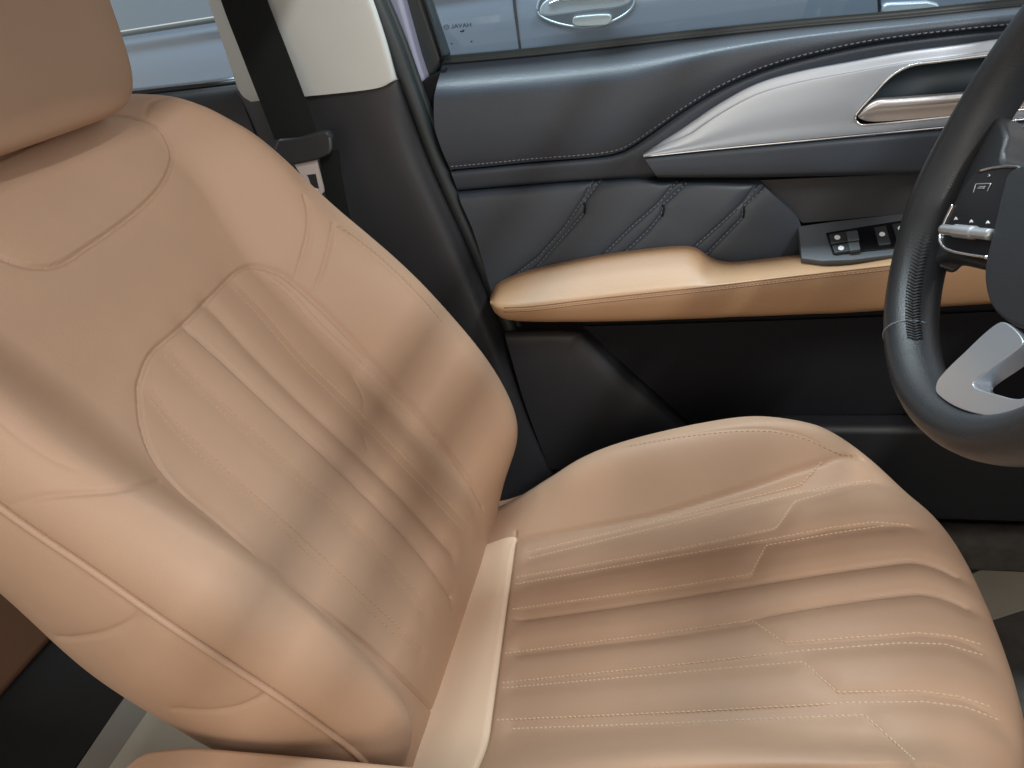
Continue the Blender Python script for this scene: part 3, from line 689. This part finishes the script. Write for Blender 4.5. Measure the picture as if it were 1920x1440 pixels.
rows = [[(440, 170, .432), (490, 166, .416), (570, 160, .402), (660, 150, .396), (708, 140, .397), (740, 128, .405), (752, 122, .42)],
        [(456, 205, .430), (488, 202, .412), (572, 196, .396), (664, 186, .390), (714, 178, .391), (745, 166, .398), (757, 158, .415)],
        [(500, 330, .43), (540, 326, .412), (620, 318, .392), (700, 308, .386), (760, 300, .386), (790, 292, .402), (804, 288, .415)],
        [(560, 470, .43), (600, 466, .410), (680, 460, .390), (770, 452, .384), (830, 446, .384), (856, 440, .401), (870, 436, .415)],
        [(640, 640, .43), (680, 636, .405), (760, 630, .385), (840, 625, .378), (905, 618, .378), (928, 614, .396), (942, 610, .415)],
        [(740, 820, .43), (780, 816, .400), (850, 812, .378), (910, 808, .370), (960, 804, .374), (992, 800, .386), (1006, 796, .415)],
        [(820, 960, .43), (860, 956, .40), (920, 952, .375), (980, 946, .366), (1020, 940, .370), (1052, 934, .384), (1066, 930, .415)]]
patch('lower_cover', rows, 90, 110, BLKP, pil, .02)
SE = [(645, -140), (668, -60), (697, 0), (728, 75), (755, 150), (778, 210), (808, 290), (840, 365), (876, 445), (912, 530), (948, 615), (985, 710), (1010, 800), (1040, 880)]
sl = tube('door_seal', [atY(x+8, y, .412) for x, y in catmull(np.array(SE, float), 80)], .0105, RUB, pil, ns=12)
tube('seal_lip', [atY(x+26, y, .425) for x, y in catmull(np.array(SE, float), 80)], .006, RUB, sl, ns=10)
slab('painted_frame', [atY(x, y, .440) for x, y in ((662, -140), (712, -140), (752, 0), (782, 108), (797, 152), (779, 176), (748, 92), (716, 0))], (0, 1, 0), .03, PAINTL, pil, .006)
finish(pil)

# ------------------------------------------------------------------ seat belt
belt = empty('seat_belt', (-.15, .35, 0), 'black seat belt with steel tongue hanging in front of the pillar', 'seat belt')
rows = [[(372, -140, .380), (414, -140, .378), (456, -140, .380)], [(414, 0, .374), (456, 0, .371), (500, 0, .374)], [(450, 95, .368), (492, 93, .365), (535, 90, .368)],
        [(487, 190, .360), (530, 187, .357), (570, 182, .360)], [(515, 262, .352), (555, 258, .349), (594, 252, .352)]]
wb = patch('webbing', rows, 16, 60, WEB, belt, .0022)
rows = [[(598, 285, .362), (618, 283, .361), (634, 281, .362)], [(605, 340, .360), (625, 338, .359), (641, 336, .360)], [(622, 420, .356), (640, 418, .355), (658, 416, .356)], [(660, 560, .352), (682, 558, .351), (700, 556, .352)]]
patch('webbing', rows, 12, 40, WEB, belt, .0022)
to_ = slab('tongue_grip', [atY(x, y, .344) for x, y in ((512, 282), (520, 262), (560, 258), (596, 248), (612, 247), (620, 256), (621, 278), (616, 292), (590, 302), (550, 310), (528, 308))], (0, 1, 0), .014, BLKP, belt, .005, 4)
tube('grip_edge', [atY(x, y, .345) for x, y in ((613, 249), (619, 258), (620, 276), (616, 288))], .0022, SWITCH, to_, ns=8)
om = [(552, 309), (594, 300), (596, 312), (606, 352), (607, 360), (601, 366), (590, 366), (582, 360), (566, 330)]
V = [atY(x, y, .351) for x, y in om]; 
hole = [(574, 328), (592, 326), (598, 352), (597, 356), (583, 352)]
def plate_with_hole(name, outer, inner, Y, th, m, parent):
    bm = bmesh.new()
    def lp(L, y): 
        vs_ = [bm.verts.new(tuple(atY(a, b, Y)+np.array([0, y, 0]))) for a, b in L]; return [bm.edges.new((vs_[i], vs_[(i+1) % len(vs_)])) for i in range(len(vs_))]
    e = lp(outer, 0)+lp(inner, 0); bmesh.ops.triangle_fill(bm, edges=e, use_beauty=True)
    r = bmesh.ops.extrude_face_region(bm, geom=list(bm.faces)); bmesh.ops.translate(bm, vec=(0, th, 0), verts=[v for v in r['geom'] if isinstance(v, bmesh.types.BMVert)])
    bmesh.ops.recalc_face_normals(bm, faces=bm.faces); me = bpy.data.meshes.new(name); bm.to_mesh(me); bm.free(); return put(name, me, m, parent)
plate_with_hole('steel_tongue', om, hole, .351, .003, mat('tongue_steel', (.72, .66, .66), .4, metal=.3), belt)
finish(belt)

# ------------------------------------------------------------------ rear door window behind the pillar
rd = empty('rear_door', (-.6, .44, -.1), 'dark rear door trim and window glimpsed between headrest and pillar', 'car door')
rows = [[(150, 188, .47), (340, 168, .47), (445, 156, .47)], [(150, 215, .43), (345, 190, .43), (450, 178, .43)], [(200, 420, .42), (400, 380, .42), (520, 360, .42)]]
patch('door_trim', rows, 20, 24, BLKP, rd, .03)
tube('belt_seal', [atY(x, y, .468) for x, y in ((100, 190), (250, 176), (340, 166), (450, 154))], .004, RUB, rd, ns=8)
tube('chrome_strip', [atY(x, y, .475) for x, y in ((100, 185), (250, 170), (340, 160), (440, 148))], .0022, SILV, rd, ns=8)
slab('window_glass', [atY(x, y, .478) for x, y in ((60, -260), (330, -260), (450, 155), (60, 190))], (0, 1, 0), .004, GLASS, rd, 0)
finish(rd)

# ------------------------------------------------------------------ steering wheel
wc = np.array([.4984, -.0317, .5024]); tau = .3939; WR = .1835
wu = np.array([math.sin(tau), 0, math.cos(tau)]); wl = np.array([0, 1., 0]); wn = np.array([-math.cos(tau), 0, math.sin(tau)])
whl = empty('steering_wheel', tuple(wc-wn*.12), 'black leather steering wheel with silver lower spoke at the right edge', 'steering wheel')
def onw(x, y, d=0): return at_general([(x, y)], wc+wn*d, wn)[0]
def wpt(deg, r, d=0): a = math.radians(deg); return wc+r*(math.cos(a)*wl+math.sin(a)*wu)+wn*d
ang = np.arange(0, 360, 2)
RP = np.array([wpt(a, WR*(1-.032*math.exp(-((a-270)/38.)**2))) for a in ang])
ns = 20; V = []
for a, c in zip(ang, RP):
    rad = (c-wc)/np.linalg.norm(c-wc)
    fat = 1+.10*math.exp(-((a-335)/14.)**2)+.10*math.exp(-((a-205)/14.)**2)-.17*math.exp(-((a-240)/32.)**2)
    for k in range(ns):
        t = 2*math.pi*k/ns; V.append(c+rad*.0192*fat*math.cos(t)+wn*.0225*fat*math.sin(t))
n = len(ang); F = [(i*ns+k, i*ns+(k+1) % ns, ((i+1) % n)*ns+(k+1) % ns, ((i+1) % n)*ns+k) for i in range(n) for k in range(ns)]
rim = mesh_obj('rim', V, F, STALE, whl)
def rim_pt(a, t, lift=0):
    c = wpt(a, WR*(1-.032*math.exp(-((a-270)/38.)**2))); rad = (c-wc)/np.linalg.norm(c-wc); return c+rad*(.0192+lift)*math.cos(t)+wn*(.0225+lift)*math.sin(t)
for a in (292.,):
    tube('rim_seam', [rim_pt(a, t, -.0002) for t in np.linspace(.2, 3.2, 20)], .0007, GREY_THREAD, rim, ns=6)
V, F = [], []
for i, a in enumerate(np.arange(284, 336, 1.15)):
    for s in (-1, 1):
        v, f = tube_geo(np.array([rim_pt(a, math.pi-.42-s*.0, .0002), rim_pt(a+.7, math.pi-.42-s*.13, .0004), rim_pt(a+1.1, math.pi-.42-s*.26, .0002)]), .0007, ns=5); k = len(V); V += list(v); F += [tuple(k+j for j in q) for q in f]
o = mesh_obj('rim_stitching', V, F, mat('dark_thread', (.055, .06, .07), .7), rim); o['kind'] = 'stuff'
# hub
hubp = [(1893, 322), (1878, 362), (1862, 430), (1846, 500), (1848, 545), (1862, 580), (1890, 604), (1935, 620), (2010, 628), (2085, 600), (2150, 520), (2190, 430), (2175, 350), (2110, 290), (2020, 285), (1940, 302)]
hub = slab('airbag_cover', [onw(x, y, .012) for x, y in catmull(np.array(hubp, float), 60, closed=True)], -wn, .06, mat('hub_plastic', (.012, .013, .016), .55, bump=.3, bscale=1200), whl, .008, 4)
V = [onw(x, y, .0132) for x, y in catmull(np.array([(1975, 440), (2000, 420), (2040, 420), (2065, 445), (2040, 475), (2000, 475)], float), 24, closed=True)]
slab('emblem', V, -wn, .003, CHROME, hub, .001)
slab('column_shroud', [wpt(a, .075, -.05) for a in np.arange(0, 360, 15)], -wn, .10, BLKD, whl, .01)
# leather arm and button pod towards the door
armp = [(1745, 415), (1775, 330), (1820, 240), (1865, 215), (1885, 250), (1880, 300), (1920, 305), (1960, 330), (1900, 480), (1862, 505), (1800, 492), (1762, 486), (1742, 500)]
slab('spoke', [onw(x, y, -.004) for x, y in catmull(np.array(armp, float), 60, closed=True)], -wn, .022, STALE, whl, .006, 4)
podp = [(1832, 322), (1870, 312), (1915, 312), (1904, 335), (1886, 375), (1872, 430), (1860, 484), (1815, 478), (1772, 466), (1761, 448), (1768, 420), (1785, 388), (1806, 352)]
podc = catmull(np.array(podp, float), 70, closed=True)
pod = slab('button_pod', [onw(x, y, .007) for x, y in podc], -wn, .014, GLOSS, whl, .002)
tube('silver_outline', [onw(x, y, .0075) for x, y in catmull(np.array([(1787, 384), (1775, 408), (1763, 440), (1764, 456), (1776, 468), (1812, 477), (1852, 483)], float), 40)], .0014, CHROME, pod, ns=8)
tube('silver_outline', [onw(x, y, .0075) for x, y in catmull(np.array([(1836, 321), (1870, 313), (1905, 312), (1916, 318)], float), 20)], .0012, CHROME, pod, ns=8)
# roller with two side keys
ro = [onw(1769, 430, .011), onw(1858, 440, .011)]
P = even(np.array(ro), .0012); rr = np.array([.0042 if (i < len(P)*.28 or i > len(P)*.68) else .0052 for i in range(len(P))])
tube('scroll_roller', P, rr, GREYBTN, pod, ns=16)
def mark_lines(name, polys, d, m, parent, r=.00045):
    V, F = join_geo([tube_geo(even(np.array([onw(x, y, d) for x, y in p]), .001), r, ns=5) for p in polys]); return mesh_obj(name, V, F, m, parent)
mark_lines('button_symbol', [[(1825, 361), (1830, 345), (1858, 344), (1851, 359)], [(1836, 350), (1848, 350)], [(1833, 353), (1846, 353)]], .0074, GREYBTN, pod)
for x, y in ((1792, 411), (1821, 416), (1852, 418)): mark_lines('button_symbol', [[(x-3, y+2), (x, y-4), (x+3, y+1)], [(x-2, y), (x+2, y)]], .0074, WHITE, pod)
mark_lines('button_symbol', [[(1854, 327), (1857, 330), (1852, 331)]], .0074, GREYBTN, pod)
# silver lower spoke: two arms of a V
def bar_w(name, L, m, parent, d=.006):
    return slab(name, [onw(x, y, d) for x, y in catmull(np.array(L, float), 70, closed=True)], -wn, .014, m, parent, .0045, 4)
sp1 = [(1757, 738), (1756, 718), (1768, 700), (1800, 668), (1870, 606), (1896, 612), (1918, 640), (1905, 656), (1870, 682), (1836, 706), (1824, 718), (1830, 728), (1870, 740), (1905, 748), (1930, 742), (1975, 715), (2030, 680), (2050, 650), (2075, 652), (2085, 668), (2040, 722), (1985, 768), (1945, 784), (1900, 788), (1850, 780), (1795, 764)]
sp_ = slab('lower_spoke', [onw(x, y, .012) for x, y in catmull(np.array(sp1, float), 140, closed=True)], -wn, .014, SILVW, whl, .0055, 5)
tube('spoke_gap', [onw(x, y, .002) for x, y in catmull(np.array([(1752, 712), (1748, 738), (1765, 760), (1810, 780), (1870, 794), (1920, 800), (1980, 790)], float), 40)], .004, BLKD, sp_, ns=8)
finish(whl)

# ------------------------------------------------------------------ dashboard behind the wheel
dash = empty('dashboard', (.9, 0, -.05), 'dark lower dashboard behind the steering wheel', 'dashboard')
box('lower_dash', (.82, -.9, .12), (1.25, .40, .55), BLKP, dash, .05, 5)
box('knee_panel', (.86, -.30, -.06), (1.2, .40, .13), BLKD, dash, .03, 4)
finish(dash)

# ------------------------------------------------------------------ centre console armrest at the lower edge
con = empty('console_armrest', (.0, -.40, FLZ), 'tan padded console armrest at the bottom edge of the picture', 'armrest')
ol = [(-.20, -.30), (-.165, -.279), (-.10, -.274), (.0, -.271), (.10, -.269), (.16, -.274), (.18, -.30), (.18, -.43), (.16, -.455), (-.17, -.455), (-.20, -.43)]
slab('lid', [(x, y, .15) for x, y in catmull(np.array(ol), 80, closed=True)], (0, 0, -1), .06, TAN, con, .018, 6)
box('console_body', (-.16, -.44, FLZ), (.9, -.292, .088), BLKP, con, .012)
finish(con)

# ------------------------------------------------------------------ footwells
def onfloor(x, y, z=FLZ): return at_plane([(x, y)], 2, z)[0]
def sheet(name, L, z, m, label, cat, th=.003):
    P = [onfloor(x, y, z) for x, y in L]; o = slab(name, P, (0, 0, -1), th, m, None, 0); return tag(o, label, cat)
sheet('floor_mat', ((1740, 975), (2000, 985), (2150, 1500), (1850, 1550), (1700, 1200)), FLZ+.006, MATG, 'dark grey floor mat in the driver footwell', 'floor mat', .006)
sheet('paper_sheet', ((1790, 1092), (1895, 1042), (1935, 1062), (1925, 1140), (1838, 1168)), FLZ+.010, PAPERG, 'pale paper sheet lying in front of the seat cushion', 'paper')
sheet('paper_sheet', ((1880, 1365), (1980, 1340), (2030, 1480), (1890, 1500)), FLZ+.010, PAPERG, 'pale paper corner at the lower right edge', 'paper')
sheet('rubber_mat', ((60, 1120), (-60, 1440), (135, 1445), (250, 1285), (330, 1150)), FLZ+.006, RUBM, 'black rubber strip in the rear footwell', 'floor mat', .006)
sheet('grey_runner', ((245, 1290), (140, 1445), (205, 1460), (300, 1300)), FLZ+.006, mat('dull_paper', (.13, .12, .105), .85, bump=.2, bscale=150), 'grey paper strip beside the black rubber strip', 'paper')
sheet('paper_mat', ((300, 1300), (190, 1460), (420, 1460), (420, 1340)), FLZ+.010, PAPER, 'light beige paper mat below the backrest side', 'paper')
rs = empty('rear_seat', (-1.1, 0, FLZ), 'rear seat front painted dark for shadow at the lower left corner', 'car seat')
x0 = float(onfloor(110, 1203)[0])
box('seat_front', (x0-.5, -1.0, FLZ), (x0, .42, -.04), TAN_SHADED, rs, .03, 5)
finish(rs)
si = box('door_sill', (-.6, .385, FLZ), (1.3, .431, -.19), MATG, None, .02, 4); tag(si, 'dark door sill between seat and lower door panel', 'door sill')

# ------------------------------------------------------------------ neighbouring car outside the window
YN = 1.25
nb = empty('parked_car', (0.2, YN, -.75), 'grey parked car outside the window with chrome door handle', 'car')
zbl = float(atY(325, 53, YN)[2])
zs = np.linspace(-.55, zbl, 24); xsn = np.linspace(-2.6, 2.6, 60)
def side(z): return YN+.05*max(0, (z-zbl+.07)/.07)**2*.3+.10*max(0, .30-z)**1.2-.02*max(0, zbl-.07-z)
Gn = np.array([[(x_, side(z)+.012*(x_/2.6)**2, z) for x_ in xsn] for z in zs])
patch_from('body_side', Gn, PAINT, nb, .02)
zb = float(atY(325, 53, YN)[2])
Gw = np.array([[(x_, YN+.004+1.1*(z-zb), z) for x_ in np.linspace(-2.6, 2.6, 20)] for z in np.linspace(zb+.012, zb+.5, 6)])
patch_from('side_window', Gw, mat('dark_window', (.05, .06, .075), .08, spec=.6), nb, .01)
tube('waist_strip', [(x_, YN-.002, zb+.004) for x_ in np.linspace(-2.6, 2.6, 12)], .006, RUB, nb, ns=8)
def onn(x, y, d=0): return atY(x, y, YN-d)
tube('shut_line', [onn(x, y, .0) for x, y in ((948, -160), (958, -60), (966, 20), (978, 110), (1000, 300))], .0035, BLKD, nb, ns=8)
tube('shut_line', [onn(x, y, .0) for x, y in ((1640, -160), (1648, 0), (1658, 200))], .0035, BLKD, nb, ns=8)
cup = [(1008, 22), (1012, 0), (1030, -22), (1070, -34), (1150, -34), (1184, -20), (1190, 0), (1182, 18), (1160, 34), (1130, 46), (1090, 51), (1050, 45), (1020, 34)]
cupc = catmull(np.array(cup, float), 70, closed=True)
tube('handle_rim', [onn(x, y, .001) for x, y in cupc], .0028, SILV, nb, closed=True, ns=8)
n = len(cupc); a = [onn(x, y, .0015) for x, y in cupc]; c = np.mean(a, 0); V = list(a)
for f, dz in ((.85, -.004), (.6, -.008), (.3, -.010)): V += [c+(p-c)*f+np.array([0, 0*-dz, 0]) for p in a]
F = []
for r_ in range(3): F += [(r_*n+i, r_*n+(i+1) % n, (r_+1)*n+(i+1) % n, (r_+1)*n+i) for i in range(n)]
F.append(tuple(range(3*n, 4*n)))
mesh_obj('handle_cup', V, F, mat('handle_cup_paint', (.16, .18, .22), .3, metal=.5), nb)
hd = slab('door_handle', [onn(x, y, .045) for x, y in catmull(np.array([(1012, 26), (1016, 8), (1040, -8), (1090, -14), (1150, -20), (1180, -14), (1184, 2), (1160, 14), (1110, 20), (1050, 28), (1024, 30)], float), 60, closed=True)], (0, 1, 0), .022, SILV, nb, .006, 4)
tube('handle_edge', [onn(x, y, .046) for x, y in catmull(np.array([(1030, 8), (1050, 0), (1100, -4), (1172, -10)], float), 30)], .003, CHROME, hd, ns=8)
slab('lock_cap', [onn(x, y, .012) for x, y in catmull(np.array([(1074, 36), (1080, 31), (1140, 27), (1146, 33), (1143, 42), (1132, 47), (1090, 49), (1075, 46)], float), 30, closed=True)], (0, 1, 0), .02, mat('bright_silver_paint', (.85, .88, .9), .25, metal=.15, coat=.5), nb, .004)
slab('mirror_foot', [onn(x, y, .02) for x, y in ((1654, 22), (1656, 10), (1664, 6), (1740, 2), (1758, 6), (1764, 14), (1720, 30), (1660, 34))], (0, 1, 0), .02, SILV, nb, .005)
finish(nb)
